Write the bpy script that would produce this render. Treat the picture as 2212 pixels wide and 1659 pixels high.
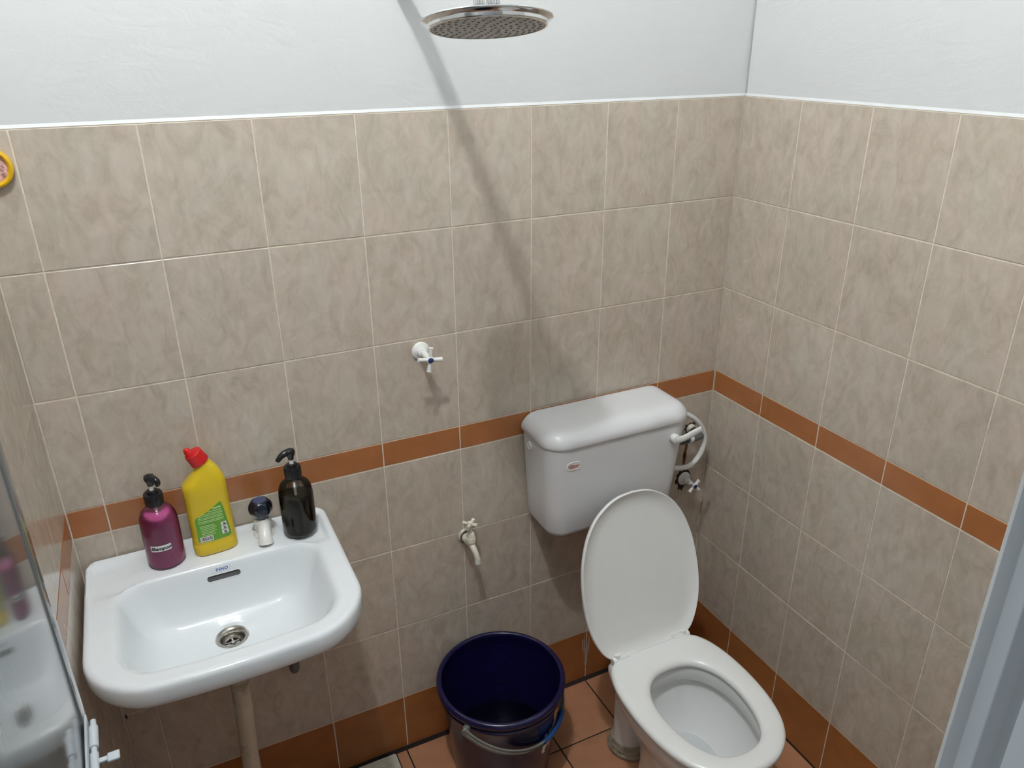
import bpy, bmesh, math, random
from mathutils import Matrix, Vector
random.seed(7)
PI = math.pi
sc = bpy.context.scene
for o in list(bpy.data.objects):
    bpy.data.objects.remove(o)
COL = sc.collection

# ------------------------------------------------------------------ camera
cam_d = bpy.data.cameras.new('camera')
cam = bpy.data.objects.new('camera', cam_d)
COL.objects.link(cam)
RX = Vector((0.8991126, -0.4376600, -0.0070839))
RY = Vector((-0.1833239, -0.3618191, -0.9140456))
RZ = Vector((0.3974781, 0.8231286, -0.4055497))
cm = Matrix.Identity(4)
for i in range(3):
    cm[i][0], cm[i][1], cm[i][2] = RX[i], -RY[i], -RZ[i]
cm[0][3], cm[1][3], cm[2][3] = -1.4335, -1.6081, 1.8756
cam.matrix_world = cm
cam_d.sensor_fit = 'HORIZONTAL'
cam_d.sensor_width = 36.0
cam_d.lens = 1670.44 / 2212.0 * 36.0
cam_d.clip_start = 0.01
sc.camera = cam

# ------------------------------------------------------------------ world and exposure
world = bpy.data.worlds.new('world')
sc.world = world
world.use_nodes = True
wb = world.node_tree.nodes['Background']
wb.inputs[0].default_value = (0.86, 0.93, 1.0, 1)
wb.inputs[1].default_value = 0.27
sc.view_settings.view_transform = 'Standard'
sc.view_settings.look = 'None'
sc.view_settings.gamma = 1.0
sc.view_settings.use_curve_mapping = False
sc.view_settings.exposure = 0.0
LAMP_POS = (-1.46, -1.11, 3.40)          # bathroom ceiling lamp
LAMP_POWER = 1300.0
pl_d = bpy.data.lights.new('passage_light', 'POINT')     # lamp in the passage behind the camera
pl_d.energy = 24.0
pl_d.color = (0.90, 0.96, 1.0)
pl_d.shadow_soft_size = 0.06
pl_o = bpy.data.objects.new('passage_light', pl_d)
pl_o.location = (-0.20, -2.00, 2.20)
COL.objects.link(pl_o)

# ------------------------------------------------------------------ node helpers
MATS = {}


def base_mat(name):
    m = bpy.data.materials.new(name)
    m.use_nodes = True
    nt = m.node_tree
    b = nt.nodes['Principled BSDF']
    MATS[name] = m
    return m, nt, b


def N(nt, kind, **kw):
    n = nt.nodes.new(kind)
    for k, v in kw.items():
        if k.startswith('i_'):
            n.inputs[k[2:].replace('_', ' ')].default_value = v
        else:
            setattr(n, k, v)
    return n


def simple(name, col, rough=0.4, metal=0.0, noise=0.0, nscale=30.0, bump=0.0, bscale=80.0, ior=1.5, coat=0.0, dirt=None):
    """plain coloured surface with a light procedural variation"""
    m, nt, b = base_mat(name)
    L = nt.links.new
    b.inputs['Roughness'].default_value = rough
    b.inputs['Metallic'].default_value = metal
    b.inputs['IOR'].default_value = ior
    b.inputs['Coat Weight'].default_value = coat
    tc = N(nt, 'ShaderNodeTexCoord')
    nz = N(nt, 'ShaderNodeTexNoise', i_Scale=nscale, i_Detail=4.0)
    L(tc.outputs['Object'], nz.inputs['Vector'])
    rp = N(nt, 'ShaderNodeValToRGB')
    e = rp.color_ramp.elements
    e[0].position, e[1].position = 0.3, 0.7
    e[0].color = tuple(c * (1 - noise) for c in col) + (1,)
    e[1].color = tuple(min(1, c * (1 + noise)) for c in col) + (1,)
    L(nz.outputs[0], rp.inputs[0])
    out = rp.outputs[0]
    if dirt:
        dcol, thr, dscale, amt = dirt
        n2 = N(nt, 'ShaderNodeTexNoise', i_Scale=dscale, i_Detail=6.0, i_Roughness=0.65)
        L(tc.outputs['Object'], n2.inputs['Vector'])
        r2 = N(nt, 'ShaderNodeValToRGB')
        f = r2.color_ramp.elements
        f[0].position, f[1].position = thr, thr + 0.14
        f[0].color, f[1].color = (0, 0, 0, 1), (amt, amt, amt, 1)
        L(n2.outputs[0], r2.inputs[0])
        mx = N(nt, 'ShaderNodeMixRGB')
        mx.inputs[2].default_value = tuple(dcol) + (1,)
        L(r2.outputs[0], mx.inputs[0])
        L(out, mx.inputs[1])
        out = mx.outputs[0]
    L(out, b.inputs['Base Color'])
    if bump:
        n3 = N(nt, 'ShaderNodeTexNoise', i_Scale=bscale, i_Detail=3.0)
        L(tc.outputs['Object'], n3.inputs['Vector'])
        bp = N(nt, 'ShaderNodeBump', i_Strength=bump, i_Distance=0.002)
        L(n3.outputs[0], bp.inputs['Height'])
        L(bp.outputs[0], b.inputs['Normal'])
    return m


def tile_mat(name):
    """mottled beige glazed wall tile"""
    m, nt, b = base_mat(name)
    L = nt.links.new
    tc = N(nt, 'ShaderNodeTexCoord')
    oi = N(nt, 'ShaderNodeObjectInfo')
    mu = N(nt, 'ShaderNodeMath', operation='MULTIPLY')
    mu.inputs[1].default_value = 60.0
    L(oi.outputs['Random'], mu.inputs[0])
    cx = N(nt, 'ShaderNodeCombineXYZ')
    L(mu.outputs[0], cx.inputs[0])
    L(mu.outputs[0], cx.inputs[2])
    mp = N(nt, 'ShaderNodeMapping')
    mp.inputs['Scale'].default_value = (1.0, 1.0, 0.55)
    mp.inputs['Rotation'].default_value = (0, 0.25, 0)
    L(tc.outputs['Object'], mp.inputs[0])
    ad = N(nt, 'ShaderNodeVectorMath', operation='ADD')
    L(mp.outputs[0], ad.inputs[0])
    L(cx.outputs[0], ad.inputs[1])
    vec = ad.outputs[0]
    nA = N(nt, 'ShaderNodeTexNoise', i_Scale=30.0, i_Detail=5.0, i_Roughness=0.6, i_Distortion=0.9)
    L(vec, nA.inputs['Vector'])
    rA = N(nt, 'ShaderNodeValToRGB')
    e = rA.color_ramp.elements
    e[0].position, e[1].position = 0.28, 0.74
    e[0].color, e[1].color = TILE_DARK + (1,), TILE_LIGHT + (1,)
    k = rA.color_ramp.elements.new(0.5)
    k.color = TILE_MID + (1,)
    L(nA.outputs[0], rA.inputs[0])
    nB = N(nt, 'ShaderNodeTexNoise', i_Scale=11.0, i_Detail=2.0)
    L(vec, nB.inputs['Vector'])
    rB = N(nt, 'ShaderNodeValToRGB')
    f = rB.color_ramp.elements
    f[0].position, f[1].position = 0.36, 0.64
    f[0].color, f[1].color = (1.022, 0.992, 0.985, 1), (0.985, 1.0, 0.985, 1)
    L(nB.outputs[0], rB.inputs[0])
    m1 = N(nt, 'ShaderNodeMixRGB', blend_type='MULTIPLY')
    m1.inputs[0].default_value = 1.0
    L(rA.outputs[0], m1.inputs[1])
    L(rB.outputs[0], m1.inputs[2])
    nC = N(nt, 'ShaderNodeTexNoise', i_Scale=13.0, i_Detail=4.0, i_Roughness=0.6, i_Distortion=1.2)
    L(vec, nC.inputs['Vector'])
    rC = N(nt, 'ShaderNodeValToRGB')
    g = rC.color_ramp.elements
    g[0].position, g[1].position = 0.41, 0.59
    g[0].color = g[1].color = (1, 1, 1, 1)
    q = rC.color_ramp.elements.new(0.5)
    q.color = (0.925, 0.915, 0.905, 1)
    L(nC.outputs[0], rC.inputs[0])
    m2 = N(nt, 'ShaderNodeMixRGB', blend_type='MULTIPLY')
    m2.inputs[0].default_value = 1.0
    L(m1.outputs[0], m2.inputs[1])
    L(rC.outputs[0], m2.inputs[2])
    # small tone difference from tile to tile
    mr = N(nt, 'ShaderNodeMapRange')
    mr.inputs['To Min'].default_value = 0.975
    mr.inputs['To Max'].default_value = 1.025
    L(oi.outputs['Random'], mr.inputs[0])
    hs = N(nt, 'ShaderNodeHueSaturation')
    L(mr.outputs[0], hs.inputs['Value'])
    L(m2.outputs[0], hs.inputs['Color'])
    L(hs.outputs[0], b.inputs['Base Color'])
    b.inputs['Roughness'].default_value = 0.16
    nD = N(nt, 'ShaderNodeTexNoise', i_Scale=9.0, i_Detail=1.0)
    L(vec, nD.inputs['Vector'])
    bp = N(nt, 'ShaderNodeBump', i_Strength=0.04, i_Distance=0.002)
    L(nD.outputs[0], bp.inputs['Height'])
    L(bp.outputs[0], b.inputs['Normal'])
    return m


def plaster_mat(name, col):
    """hand-trowelled white painted plaster"""
    m, nt, b = base_mat(name)
    L = nt.links.new
    tc = N(nt, 'ShaderNodeTexCoord')
    b.inputs['Base Color'].default_value = col + (1,)
    b.inputs['Roughness'].default_value = 0.6
    mp = N(nt, 'ShaderNodeMapping')
    mp.inputs['Scale'].default_value = (1.0, 1.0, 2.2)
    mp.inputs['Rotation'].default_value = (0, 0.35, 0)
    L(tc.outputs['Object'], mp.inputs[0])
    n1 = N(nt, 'ShaderNodeTexNoise', i_Scale=14.0, i_Detail=8.0, i_Roughness=0.62, i_Distortion=0.8)
    L(mp.outputs[0], n1.inputs['Vector'])
    n2 = N(nt, 'ShaderNodeTexNoise', i_Scale=140.0, i_Detail=2.0)
    L(tc.outputs['Object'], n2.inputs['Vector'])
    ma = N(nt, 'ShaderNodeMath', operation='MULTIPLY_ADD')
    ma.inputs[1].default_value = 0.10
    L(n2.outputs[0], ma.inputs[0])
    L(n1.outputs[0], ma.inputs[2])
    bp = N(nt, 'ShaderNodeBump', i_Strength=0.24, i_Distance=0.006)
    L(ma.outputs[0], bp.inputs['Height'])
    L(bp.outputs[0], b.inputs['Normal'])
    return m


def shell_mat(name, tint, gloss_rough=0.07, fac_body=0.0, body=(0, 0, 0)):
    """thin tinted translucent plastic: tinted see-through plus a clear surface gloss"""
    m, nt, b = base_mat(name)
    L = nt.links.new
    nt.nodes.remove(b)
    out = nt.nodes['Material Output']
    tr = N(nt, 'ShaderNodeBsdfTransparent')
    tr.inputs[0].default_value = tint + (1,)
    df = N(nt, 'ShaderNodeBsdfDiffuse')
    df.inputs[0].default_value = body + (1,)
    m0 = N(nt, 'ShaderNodeMixShader')
    m0.inputs[0].default_value = fac_body
    L(tr.outputs[0], m0.inputs[1])
    L(df.outputs[0], m0.inputs[2])
    gl = N(nt, 'ShaderNodeBsdfGlossy')
    gl.inputs['Roughness'].default_value = gloss_rough
    fr = N(nt, 'ShaderNodeFresnel')
    fr.inputs[0].default_value = 1.45
    mx = N(nt, 'ShaderNodeMixShader')
    L(fr.outputs[0], mx.inputs[0])
    L(m0.outputs[0], mx.inputs[1])
    L(gl.outputs[0], mx.inputs[2])
    L(mx.outputs[0], out.inputs[0])
    return m


def door_mat(name):
    """glossy grey vinyl door skin with fine upright drawing lines"""
    m, nt, b = base_mat(name)
    L = nt.links.new
    tc = N(nt, 'ShaderNodeTexCoord')
    mp = N(nt, 'ShaderNodeMapping')
    mp.inputs['Scale'].default_value = (1, 140.0, 2.0)
    L(tc.outputs['Object'], mp.inputs[0])
    nz = N(nt, 'ShaderNodeTexNoise', i_Scale=1.0, i_Detail=3.0)
    L(mp.outputs[0], nz.inputs['Vector'])
    rp = N(nt, 'ShaderNodeValToRGB')
    e = rp.color_ramp.elements
    e[0].position, e[1].position = 0.3, 0.7
    e[0].color, e[1].color = (0.10, 0.115, 0.12, 1), (0.16, 0.175, 0.18, 1)
    L(nz.outputs[0], rp.inputs[0])
    L(rp.outputs[0], b.inputs['Base Color'])
    b.inputs['Roughness'].default_value = 0.085
    bp = N(nt, 'ShaderNodeBump', i_Strength=0.05, i_Distance=0.0006)
    L(nz.outputs[0], bp.inputs['Height'])
    L(bp.outputs[0], b.inputs['Normal'])
    return m


TILE_DARK = (0.456, 0.388, 0.320)
TILE_MID = (0.528, 0.459, 0.385)
TILE_LIGHT = (0.596, 0.528, 0.452)
tile_mat('tile_beige')
plaster_mat('plaster', (0.650, 0.656, 0.652))
simple('grout', (0.72, 0.63, 0.52), 0.7, noise=0.10, nscale=60)
simple('grout_dark', (0.014, 0.007, 0.005), 0.9, noise=0.3, nscale=40)
simple('terracotta', (0.36, 0.136, 0.048), 0.22, noise=0.07, nscale=22)
simple('terracotta_skirt', (0.335, 0.123, 0.038), 0.24, noise=0.10, nscale=18, dirt=((0.42, 0.26, 0.17), 0.66, 14.0, 0.3))
simple('floor_tile', (0.43, 0.205, 0.110), 0.34, noise=0.10, nscale=16, dirt=((0.2, 0.11, 0.06), 0.6, 11.0, 0.4))
simple('ceramic', (0.78, 0.81, 0.83), 0.07, noise=0.01, nscale=10)
simple('ceramic_toilet', (0.80, 0.80, 0.79), 0.08, noise=0.01, nscale=10)
simple('cistern_plastic', (0.74, 0.74, 0.75), 0.22, noise=0.015, nscale=14, dirt=((0.45, 0.44, 0.43), 0.74, 45.0, 0.5))
simple('seat_plastic', (0.80, 0.80, 0.78), 0.22, noise=0.01)
simple('white_plastic', (0.80, 0.79, 0.76), 0.25, noise=0.03)
simple('bolt_plastic', (0.47, 0.50, 0.53), 0.35, noise=0.02)
simple('aged_plastic', (0.70, 0.66, 0.54), 0.32, noise=0.12, nscale=50, dirt=((0.25, 0.2, 0.12), 0.6, 60.0, 0.7))
simple('pvc_pipe', (0.60, 0.54, 0.42), 0.4, noise=0.08, nscale=16, dirt=((0.20, 0.13, 0.06), 0.52, 14.0, 0.7))
simple('grey_pvc', (0.13, 0.135, 0.135), 0.4, noise=0.1)
simple('dark_pvc', (0.06, 0.058, 0.058), 0.4, noise=0.1)
simple('blue_cap', (0.010, 0.028, 0.12), 0.3)
simple('black_plastic', (0.008, 0.008, 0.010), 0.18)
simple('knob_navy', (0.006, 0.009, 0.018), 0.12)
simple('knob_disc', (0.055, 0.065, 0.13), 0.2)
simple('chrome', (0.72, 0.72, 0.72), 0.10, metal=1.0)
simple('steel_drain', (0.42, 0.40, 0.36), 0.22, metal=1.0, noise=0.12, nscale=90)
simple('nozzle_face', (0.46, 0.46, 0.45), 0.4, noise=0.05)
simple('nozzle_rubber', (0.27, 0.265, 0.25), 0.5)
simple('bucket_blue', (0.0058, 0.0046, 0.036), 0.22, noise=0.08)
simple('handle_grey', (0.17, 0.175, 0.155), 0.4, noise=0.05)
simple('grip_blue', (0.004, 0.055, 0.22), 0.35)
simple('paper_tan', (0.52, 0.33, 0.24), 0.5)
simple('paper_white', (0.78, 0.76, 0.76), 0.5)
simple('ink_black', (0.01, 0.01, 0.012), 0.6)
simple('ink_blue', (0.03, 0.10, 0.38), 0.4)
simple('ink_red', (0.40, 0.04, 0.03), 0.4)
simple('ink_pale', (0.45, 0.62, 0.28), 0.5)
simple('yellow_plastic', (0.66, 0.47, 0.018), 0.28, noise=0.03)
simple('red_plastic', (0.58, 0.012, 0.012), 0.25, noise=0.02)
simple('label_green', (0.105, 0.30, 0.022), 0.35, noise=0.05)
simple('purple_liquid', (0.57, 0.105, 0.31), 0.35, noise=0.03)
simple('dark_liquid', (0.055, 0.052, 0.038), 0.25, noise=0.05)
shell_mat('smoke_shell', (0.95, 0.91, 0.92))
shell_mat('black_shell', (0.50, 0.48, 0.44))
simple('ring_yellow', (0.72, 0.42, 0.01), 0.3, noise=0.03)
simple('picture_pink', (0.62, 0.36, 0.32), 0.4, noise=0.6, nscale=120, dirt=((0.10, 0.04, 0.05), 0.52, 150.0, 0.9))
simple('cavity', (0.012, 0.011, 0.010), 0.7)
simple('overflow_grey', (0.10, 0.10, 0.105), 0.35, metal=0.3)
simple('rust', (0.15, 0.055, 0.012), 0.8, noise=0.5, nscale=120)
simple('old_hole', (0.035, 0.022, 0.016), 0.9, noise=0.4, nscale=120)
simple('cement', (0.30, 0.25, 0.17), 0.7, noise=0.35, nscale=40, bump=0.4, dirt=((0.06, 0.04, 0.02), 0.55, 30.0, 0.8))
simple('drain_plastic', (0.60, 0.57, 0.47), 0.45, noise=0.12, nscale=60, dirt=((0.20, 0.17, 0.08), 0.6, 50.0, 0.7))
simple('frame_vinyl', (0.66, 0.69, 0.70), 0.35, noise=0.02, nscale=12)
simple('water', (0.0008, 0.0007, 0.005), 0.02, ior=1.33)
simple('bowl_water', (0.62, 0.64, 0.65), 0.02, ior=1.33)
simple('lime_smear', (0.50, 0.42, 0.36), 0.7, noise=0.25, nscale=90)
door_mat('door_skin')
m_, nt_, b_ = base_mat('lamp_glow')
b_.inputs['Base Color'].default_value = (0.9, 0.9, 0.9, 1)
b_.inputs['Emission Color'].default_value = (0.95, 0.99, 1.0, 1)
b_.inputs['Emission Strength'].default_value = LAMP_POWER


# ------------------------------------------------------------------ mesh helpers
def mk(name, verts, faces, mat, parent=None, smooth=True, angle=40, mats=None, fmat=None, fix=True):
    me = bpy.data.meshes.new(name)
    me.from_pydata([tuple(v) for v in verts], [], faces)
    if mats:
        for q in mats:
            me.materials.append(MATS[q])
        for p_, i_ in zip(me.polygons, fmat):
            p_.material_index = i_
    else:
        me.materials.append(MATS[mat])
    if fix:
        bm = bmesh.new()
        bm.from_mesh(me)
        bmesh.ops.recalc_face_normals(bm, faces=bm.faces)
        bm.to_mesh(me)
        bm.free()
    if smooth:
        me.shade_smooth()
        me.set_sharp_from_angle(angle=math.radians(angle))
    me.update()
    o = bpy.data.objects.new(name, me)
    COL.objects.link(o)
    if parent:
        o.parent = parent
    return o


def thing(name, label, cat, loc=(0, 0, 0), rotz=0.0, group=None):
    o = bpy.data.objects.new(name, None)
    o.empty_display_size = 0.02
    COL.objects.link(o)
    o.location = loc
    o.rotation_euler = (0, 0, rotz)
    o['label'] = label
    o['category'] = cat
    if group:
        o['group'] = group
    return o


def struct(o, label, cat):
    o['kind'] = 'structure'
    o['label'] = label
    o['category'] = cat
    return o


class G:
    """geometry accumulator"""

    def __init__(s):
        s.v, s.f = [], []

    def add(s, vf, M=None):
        v, f = vf
        o = len(s.v)
        s.v += [tuple(M @ Vector(p)) if M else tuple(p) for p in v]
        s.f += [tuple(i + o for i in q) for q in f]
        return s

    def make(s, name, mat, parent=None, **k):
        return mk(name, s.v, s.f, mat, parent, **k)


def loft(rings, cap0=True, cap1=True, closed=True):
    v, f = [], []
    n = len(rings[0])
    for r in rings:
        v += [tuple(p) for p in r]
    for a in range(len(rings) - 1):
        for i in range(n if closed else n - 1):
            j = (i + 1) % n
            f.append((a * n + i, a * n + j, (a + 1) * n + j, (a + 1) * n + i))
    if cap0:
        f.append(tuple(range(n - 1, -1, -1)))
    if cap1:
        b = (len(rings) - 1) * n
        f.append(tuple(range(b, b + n)))
    return v, f


def lathe(prof, n=40, ripple=None, caps=True):
    rings = []
    for q in prof:
        r, z = q[0], q[1]
        ring = []
        for i in range(n):
            a = 2 * PI * i / n
            rr = r * (1 + (ripple(a, z) if ripple else 0))
            ring.append((max(rr, 1e-5) * math.cos(a), max(rr, 1e-5) * math.sin(a), z))
        rings.append(ring)
    return loft(rings, caps and prof[0][0] > 1e-4, caps and prof[-1][0] > 1e-4)


def catmull(pts, sub=8):
    P = [Vector(p) for p in pts]
    P = [P[0] * 2 - P[1]] + P + [P[-1] * 2 - P[-2]]
    out = []
    for i in range(1, len(P) - 2):
        for k in range(sub):
            t = k / sub
            a, b, c, d = P[i - 1], P[i], P[i + 1], P[i + 2]
            out.append(0.5 * ((2 * b) + (c - a) * t + (2 * a - 5 * b + 4 * c - d) * t * t + (3 * b - a - 3 * c + d) * t ** 3))
    out.append(P[-2])
    return out


def tube(pts, r, n=16, sub=0, cap=True, section=None):
    P = catmull(pts, sub) if sub else [Vector(p) for p in pts]
    m = len(P)
    rad = r if callable(r) else (lambda t: r)
    rings = []
    t0 = (P[1] - P[0]).normalized()
    up = Vector((0, 0, 1)) if abs(t0.z) < 0.9 else Vector((1, 0, 0))
    nrm = (up - t0 * up.dot(t0)).normalized()
    for i in range(m):
        t = (P[min(i + 1, m - 1)] - P[max(i - 1, 0)]).normalized()
        nrm = (nrm - t * nrm.dot(t)).normalized()
        bi = t.cross(nrm)
        rr = rad(i / (m - 1))
        ring = []
        for k in range(n):
            a = 2 * PI * k / n
            if section:
                ca, sa = section(a)
                ring.append(P[i] + nrm * ca + bi * sa)
            else:
                ring.append(P[i] + nrm * math.cos(a) * rr + bi * math.sin(a) * rr)
        rings.append(ring)
    return loft(rings, cap, cap)


def rrect(x0, x1, y0, y1, rs, k=8, m=8):
    """rounded rectangle ring, counter-clockwise from lower-right; rs = radii for (x1,y0),(x1,y1),(x0,y1),(x0,y0)"""
    if not isinstance(rs, (tuple, list)):
        rs = (rs,) * 4
    cs = [(x1 - rs[0], y0 + rs[0], -PI / 2, rs[0]), (x1 - rs[1], y1 - rs[1], 0, rs[1]),
          (x0 + rs[2], y1 - rs[2], PI / 2, rs[2]), (x0 + rs[3], y0 + rs[3], PI, rs[3])]
    out = []
    for c in range(4):
        cx, cy, a0, r = cs[c]
        arc = [(cx + r * math.cos(a0 + PI / 2 * i / k), cy + r * math.sin(a0 + PI / 2 * i / k)) for i in range(k + 1)]
        out += arc
        nx, ny, na, nr = cs[(c + 1) % 4]
        e = (nx + nr * math.cos(na), ny + nr * math.sin(na))
        s = arc[-1]
        for i in range(1, m):
            t = i / m
            out.append((s[0] + (e[0] - s[0]) * t, s[1] + (e[1] - s[1]) * t))
    return out


def rbox(x0, x1, y0, y1, z0, z1, r=0.004, k=4):
    """box with rounded vertical edges and softened top and bottom edges"""
    e = min(r, (z1 - z0) * 0.45, (x1 - x0) * .45, (y1 - y0) * .45)
    r2 = min(r, (x1 - x0) * .49, (y1 - y0) * .49)

    def ring(ins, z):
        rr = max(r2 - ins, 0.0002)
        return [(x, y, z) for x, y in rrect(x0 + ins, x1 - ins, y0 + ins, y1 - ins, rr, k, 2)]
    R = []
    for i in range(4):
        a = PI / 2 * i / 3
        R.append(ring(e * (1 - math.sin(a)), z0 + e * (1 - math.cos(a))))
    for i in range(4):
        a = PI / 2 * i / 3
        R.append(ring(e * (1 - math.cos(a)), z1 - e * (1 - math.sin(a))))
    return loft(R)


def prism(poly, z0, z1):
    n = len(poly)
    v = [(x, y, z0) for x, y in poly] + [(x, y, z1) for x, y in poly]
    f = [tuple(range(n - 1, -1, -1)), tuple(range(n, 2 * n))]
    f += [(i, (i + 1) % n, n + (i + 1) % n, n + i) for i in range(n)]
    return v, f


def axis_to(d):
    """matrix turning +z onto direction d"""
    return Vector((0, 0, 1)).rotation_difference(Vector(d).normalized()).to_matrix().to_4x4()


def place(p, d=(0, 0, 1)):
    return Matrix.Translation(p) @ axis_to(d)


def text_geo(body, size, shear=0.0, extrude=0.0004, bold=0.0):
    cu = bpy.data.curves.new('lettering', 'FONT')
    cu.body = body
    cu.size = size
    cu.align_x, cu.align_y = 'CENTER', 'CENTER'
    cu.shear = shear
    cu.extrude = extrude
    cu.offset = bold
    cu.resolution_u = 3
    o = bpy.data.objects.new('lettering', cu)
    COL.objects.link(o)
    dg = bpy.context.evaluated_depsgraph_get()
    me = bpy.data.meshes.new_from_object(o.evaluated_get(dg))
    v = [tuple(p.co) for p in me.vertices]
    f = [tuple(p.vertices) for p in me.polygons]
    bpy.data.objects.remove(o)
    bpy.data.meshes.remove(me)
    bpy.data.curves.remove(cu)
    return v, f


# ------------------------------------------------------------------ room shell
XL, XR, YB, YF, ZC = -1.676, 0.0, 0.0, -1.335, 3.46
ROWS = [1.745, 1.4959, 1.2457, 0.9975, 0.9324, 0.6845, 0.4343, 0.187, -0.0005]
T = 0.10      # wall thickness
ZT = ROWS[0]


def wall_section():
    return [(T, 0), (T, ZC), (0.0045, ZC), (0.0045, ZT + 0.0065), (0.0004, ZT + 0.0006), (0.0012, ZT + 0.0006), (0.0012, 0)]


def build_wall(name, M, length0, length1, label):
    s = wall_section()
    n = len(s)
    v = [(length0, y, z) for y, z in s] + [(length1, y, z) for y, z in s]
    f = [tuple(range(n)), tuple(range(2 * n - 1, n - 1, -1))]
    fm = [0, 0]
    for i in range(n):
        j = (i + 1) % n
        f.append((i, j, n + j, n + i))
        fm.append(1 if i in (5, 6) else 0)
    v = [tuple(M @ Vector(p)) for p in v]
    o = mk(name, v, f, None, smooth=False, mats=['plaster', 'grout'], fmat=fm)
    return struct(o, label, 'wall')


MB = Matrix.Identity(4)
MR = Matrix.Rotation(-PI / 2, 4, 'Z')                                        # local x runs towards the door
ML = Matrix.Translation((XL, 0, 0)) @ Matrix.Rotation(PI / 2, 4, 'Z')        # local x runs towards the back wall
wall_back = build_wall('wall_back', MB, XL - T, XR + T, 'back wall, white plaster above beige tiles, behind basin and toilet')
wall_right = build_wall('wall_right', MR, 0.0015, -YF + 0.09, 'right wall, white plaster above beige tiles, beside the toilet')
wall_left = build_wall('wall_left', ML, YF - 0.09, -0.0015, 'left wall of beige tiles beside the open grey door')

GAP = 0.0016
TILE_MESH = {}


def tile_mesh(w, h, mat):
    key = (round(w, 4), round(h, 4), mat)
    if key in TILE_MESH:
        return TILE_MESH[key]
    a, b, t, c = w / 2, h / 2, 0.0016, 0.0006
    v = [(-a, t, -b), (a, t, -b), (a, t, b), (-a, t, b),
         (-a, c * .7, -b), (a, c * .7, -b), (a, c * .7, b), (-a, c * .7, b),
         (-a + c, 0, -b + c), (a - c, 0, -b + c), (a - c, 0, b - c), (-a + c, 0, b - c)]
    f = [(8, 9, 10, 11)]
    for i in range(4):
        j = (i + 1) % 4
        f.append((i, j, 4 + j, 4 + i))
        f.append((4 + i, 4 + j, 8 + j, 8 + i))
    f.append((3, 2, 1, 0))
    me = bpy.data.meshes.new('tile')
    me.from_pydata(v, [], f)
    me.materials.append(MATS[mat])
    bm = bmesh.new()
    bm.from_mesh(me)
    bmesh.ops.recalc_face_normals(bm, faces=bm.faces)
    bm.to_mesh(me)
    bm.free()
    TILE_MESH[key] = me
    return me


def lay_tiles(parent, M, cols):
    for r in range(8):
        z1, z0 = ROWS[r], ROWS[r + 1]
        kind, mat = ('wall_tile', 'tile_beige')
        if r == 3:
            kind, mat = 'border_tile', 'terracotta'
        if r == 7:
            kind, mat = 'skirting_tile', 'terracotta_skirt'
        for c in range(len(cols) - 1):
            x0, x1 = cols[c], cols[c + 1]
            w, h = x1 - x0 - 2 * GAP, z1 - z0 - 2 * GAP
            o = bpy.data.objects.new(kind, tile_mesh(w, h, mat))
            COL.objects.link(o)
            o.parent = parent
            off = random.uniform(-0.0002, 0.0003)
            L = Matrix.Translation(((x0 + x1) / 2, off, (z0 + z1) / 2)) @ \
                Matrix.Rotation(random.uniform(-.0012, .0012), 4, 'X') @ Matrix.Rotation(random.uniform(-.0012, .0012), 4, 'Z')
            o.matrix_local = M @ L


lay_tiles(wall_back, MB, [XL + 0.001] + [-0.203 - 0.2 * k for k in range(7, -1, -1)] + [-0.001])
lay_tiles(wall_right, MR, [0.0015] + [0.1946 + 0.2 * k for k in range(6)] + [1.3345])
lay_tiles(wall_left, ML, [-1.3345, -1.2, -1.0, -0.8, -0.6, -0.4, -0.2, -0.0015])


def box_geo(x0, x1, y0, y1, z0, z1):
    return prism([(x0, y0), (x1, y0), (x1, y1), (x0, y1)], z0, z1)


# front wall around the doorway (behind and beside the camera)
g = G()
g.add(box_geo(-0.862, XR, YF - 0.085, YF, 0, ZC))
g.add(box_geo(XL, -0.862, YF - 0.085, YF, 2.08, ZC))
struct(g.make('wall_front', 'plaster', smooth=False), 'white front wall with the doorway the view comes through', 'wall')
g = G().add(box_geo(XL - T, XR + T, YF - 0.085, T, ZC, ZC + 0.08))
struct(g.make('ceiling', 'plaster', smooth=False), 'white painted ceiling above the bathroom', 'ceiling')
g = G().add(box_geo(XL - T, XR + T, YF - 0.085, T, -0.08, -0.0012))
floor = struct(g.make('floor', 'grout_dark', smooth=False), 'terracotta tiled bathroom floor with dark joints', 'floor')
# floor tiles 20 x 20, the floor trap cut into the first row
FX = [-0.003, -0.2105] + [-0.4105 - 0.2 * k for k in range(6)] + [XL + 0.003]
FY = [-0.0125] + [-0.2105 - 0.2 * k for k in range(6)]
DRX0, DRX1, DRY0, DRY1 = -1.196, -1.043, -0.166, -0.0135


def floor_piece(x0, x1, y0, y1):
    gp = 0.0021
    w, h = x0 - x1, y0 - y1
    o = bpy.data.objects.new('floor_tile', tile_mesh(w - 2 * gp, h - 2 * gp, 'floor_tile'))
    COL.objects.link(o)
    o.parent = floor
    o.matrix_local = Matrix.Translation(((x0 + x1) / 2, (y0 + y1) / 2, random.uniform(0.0, 0.0004))) @ Matrix.Rotation(-PI / 2, 4, 'X')


for i in range(len(FX) - 1):
    for j in range(len(FY) - 1):
        x0, x1, y0, y1 = FX[i], FX[i + 1], FY[j], FY[j + 1]
        if j == 0 and x0 > DRX1 - 0.001 > x1:
            floor_piece(x0, DRX1 + 0.0, y0, y1)
            floor_piece(DRX1, DRX0, DRY0, y1)
        else:
            floor_piece(x0, x1, y0, y1)

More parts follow.
